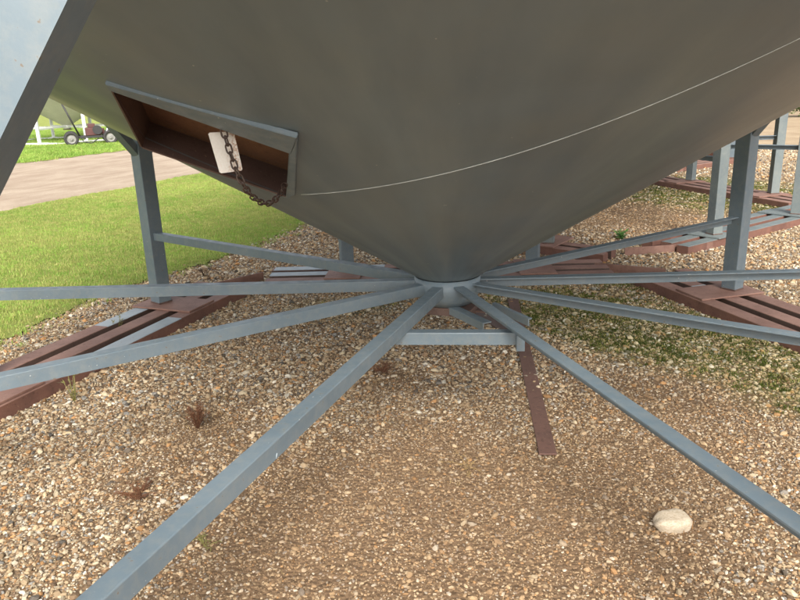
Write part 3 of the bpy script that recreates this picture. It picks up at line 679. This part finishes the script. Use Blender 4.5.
leafy('dead_weed', 198, 428, 60, .12, M['weed_red'], .07, 'tallest dead reddish brown weed on the gravel in front of the third tie bar', 'weed', .0045, stems=22)
leafy('dead_weed', 140, 497, 26, .04, M['weed_red'], .10, 'flattened reddish dead weed left of the long foreground tie bar', 'weed', .0045, stems=22, up=.1)
leafy('dead_weed', 382, 372, 24, .05, M['weed_red'], .10, 'dark dead weed on the gravel left of the cross angle', 'weed', .005, stems=20, up=.2)
leafy('dead_weed', 468, 465, 12, .02, M['straw'], .12, 'dry straw wisps on the soil left of the flat bar end', 'weed', .004, stems=9, up=.1)
leafy('dead_weed', 205, 277, 14, .10, M['stem'], .08, 'dark twiggy dead plant at the corner strap behind the left leg', 'weed', .010, stems=6)
leafy('green_weed', 75, 402, 7, .17, M['weed_olive'], .05, 'spindly olive seedling growing beside the left red skid', 'weed', .011, stems=4)
leafy('green_weed', 118, 333, 8, .13, M['weed_olive'], .05, 'small yellowish plant growing between the rails of the left skid', 'weed', .010, stems=5)
leafy('green_weed', 622, 239, 14, .07, M['weed_green'], .07, 'bright green weed behind the right tie bar near the red rails', 'weed', .022, stems=6)
leafy('green_weed', 205, 545, 8, .02, M['weed_olive'], .07, 'thin straw stalks beside the foreground tie bar', 'weed', .006, stems=6, up=.1)

# ------------------------------------------------------------------ wheeled implement by the white silo
W1 = at_z(72.5, 146); vd = (W1-Vector((0, -3.25, 0))).normalized(); vd.z = 0; W2 = W1+Vector((vd.y, -vd.x, 0)).normalized()*1.28
mach = empty('farm_trolley', (W1+W2)/2); tag(mach, 'old red and black wheeled farm trolley with a raised drawbar by the white silo', 'farm trolley')
O = (W1+W2)/2; O.z = GZ; xd = (W2-W1).normalized(); yd = Vector((-xd.y, xd.x, 0)); half = (W2-W1).length/2; FM = frame_m(Vector((0, 0, 0)), xd, yd, Vector((0, 0, 1)))
RW = .24
# wheels face the camera: axle along yd
def wheel(px, py, r=RW):
    mt = FM @ Matrix.Translation((px, py, r)) @ Matrix.Rotation(math.pi/2, 4, 'X')
    bm = bmesh.new(); add_lathe(bm, [(r*.62, -.05), (r*.9, -.06), (r, -.035), (r, .035), (r*.9, .06), (r*.62, .05)], 32, closed=True, mat4=mt, smooth=True); fix(bm)
    for k in range(24):
        t = 2*math.pi*k/24; add_box(bm, mt @ Matrix.Rotation(t, 4, 'Z'), r*.985, r*1.025, -.008, .008, -.05, .05)
    w = obj('wheel', bm, M['rubber'], mach)
    bm = bmesh.new(); add_lathe(bm, [(r*.63, -.045), (r*.5, -.02), (r*.2, -.03), (r*.2, -.07), (.001, -.07)], 24, mat4=mt); add_lathe(bm, [(r*.63, .045), (r*.5, .02), (r*.2, .03), (r*.2, .07), (.001, .07)], 24, mat4=mt); fix(bm); obj('rim', bm, M['grey_rim'], w)
for px in (-half, half):
    for py in (-.02, .9): wheel(px, py)
bm = bmesh.new()
for py in (.1, .8): add_box(bm, FM, -half, half+.5, py-.03, py+.03, .24, .31, .004)
for px in (-half, -.2, half): add_box(bm, FM, px-.03, px+.03, -.02, .9, .2, .238, .004)
obj('chassis', bm, M['dark_metal'], mach)
bm = bmesh.new(); add_box(bm, FM, -.15, .35, .3, .8, .31, .58, .02); add_box(bm, FM, -.05, .2, .38, .7, .58, .72, .02)
add_lathe(bm, [(.001, 0), (.07, 0), (.07, .2), (.001, .2)], 16, mat4=FM @ Matrix.Translation((.42, .5, .34))); obj('engine', bm, M['red_machine'], mach)
bm = bmesh.new(); add_lathe(bm, [(.001, -.03), (.16, -.03), (.16, .03), (.001, .03)], 24, mat4=FM @ Matrix.Translation((.25, .28, .5)) @ Matrix.Rotation(math.pi/2, 4, 'X')); obj('pulley', bm, M['dark_metal'], mach)
bm = bmesh.new(); cr = []
for k in range(13): t = math.pi*k/12; cr.append(FM @ Vector((half+.1+.2*math.cos(t), .1, .38+.25*math.sin(t))))
add_tube(bm, cr, .025, 8); add_box(bm, FM, half-.15, half+.35, .05, .6, .32, .38, .01); obj('guard', bm, M['white'], mach)
b0 = FM @ Vector((-.35, .12, .3)); tgt = at_dist(60, 101, (W1-Vector(CAM_POS)).length) - O; 
bm = bmesh.new(); add_tube(bm, [b0, tgt], .03, 8); obj('drawbar', bm, M['dark_metal'], mach)
bm = bmesh.new(); hs = [b0+Vector((0, 0, 0)), FM @ Vector((-.25, -.05, .12)), FM @ Vector((.0, -.05, .06)), FM @ Vector((.25, -.02, .22))]; add_tube(bm, hs, .018, 6); obj('hose', bm, M['dark_metal'], mach)

# ------------------------------------------------------------------ bushes and distant hedge
def bush(loc, r, h, n, label, leaf=.05, seed=1, name='bush'):
    root = empty(name, loc); tag(root, label, 'bush', 'bushes beyond the gravel yard'); rr = random.Random(seed)
    bm = bmesh.new(); tips = []
    for k in range(9):
        a = rr.uniform(0, 6.28); q1 = Vector((math.cos(a)*r*.4, math.sin(a)*r*.4, h*.45)); q2 = Vector((math.cos(a)*r*rr.uniform(.3, .9), math.sin(a)*r*rr.uniform(.3, .9), h*rr.uniform(.55, .95)))
        add_tube(bm, [Vector((0, 0, -.02)), q1, q2], [.03*h, .02*h, .006*h], 6); tips += [q1, q2, q1.lerp(q2, .5)]
    obj('trunk', bm, M['stem'], root)
    V = []; Fc = []
    for k in range(n):
        c = rr.choice(tips); rad = r*.36; p = c+Vector((rr.gauss(0, rad*.6), rr.gauss(0, rad*.6), rr.gauss(0, rad*.5)))
        if p.z < .02: p.z = rr.uniform(.03, .3)
        d = Vector((rr.gauss(0, 1), rr.gauss(0, 1), rr.gauss(.3, .7))).normalized(); s = d.cross(Vector((rr.gauss(0, 1), rr.gauss(0, 1), rr.gauss(0, 1)))).normalized(); l_ = leaf*rr.uniform(.7, 1.4)
        b = len(V); V += [tuple(p), tuple(p+d*l_*.5+s*l_*.32), tuple(p+d*l_), tuple(p+d*l_*.5-s*l_*.32)]; Fc.append((b, b+1, b+2, b+3))
    me = bpy.data.meshes.new('crown'); me.from_pydata(V, [], Fc); me.materials.append(M['leaf']); link(bpy.data.objects.new('crown', me), root); return root
pb = at_z(800, 117); bush((pb.x+.3, pb.y, GZ), .85, 1.1, 6000, 'green leafy bush at the far right edge behind the tallest right legs', .07, 2)
for i, (bx, by, br_, bh) in enumerate(((pb.x+2.6, pb.y+.8, 1.1, 1.5), (pb.x+4.8, pb.y-.2, .9, 1.2), (pb.x-2.2, pb.y+1.6, 1.0, 1.0))):
    bush((bx, by, GZ), br_, bh, 5000, ('tall bush right of the one at the far edge of the yard', 'rounder bush farthest right at the edge of the yard', 'low bush behind the farthest silo on the right')[i], .07, 10+i)
# far treeline as one mass
V = []; Fc = []; rr = random.Random(5)
for k in range(60000):
    a = rr.uniform(-1.2, 1.2); dist = 190+rr.gauss(0, 5)+12*math.sin(a*9); top = 7+3.5*math.sin(a*23)+2.5*math.sin(a*57+1)+1.5*math.sin(a*131)
    p = Vector((dist*math.sin(a), dist*math.cos(a), abs(rr.uniform(0, 1))*max(2, top))); l_ = rr.uniform(.5, 1.1)
    d = Vector((rr.gauss(0, 1), rr.gauss(0, 1), rr.gauss(0, 1))).normalized(); s = d.cross(Vector((rr.gauss(0, 1), rr.gauss(0, 1), rr.gauss(0, 1)))).normalized(); b = len(V)
    V += [tuple(p), tuple(p+d*l_*.5+s*l_*.4), tuple(p+d*l_), tuple(p+d*l_*.5-s*l_*.4)]; Fc.append((b, b+1, b+2, b+3))
me = bpy.data.meshes.new('treeline'); me.from_pydata(V, [], Fc); me.materials.append(M['leaf']); stuff(link(bpy.data.objects.new('treeline', me)), 'dark green treeline far across the fields', 'treeline')
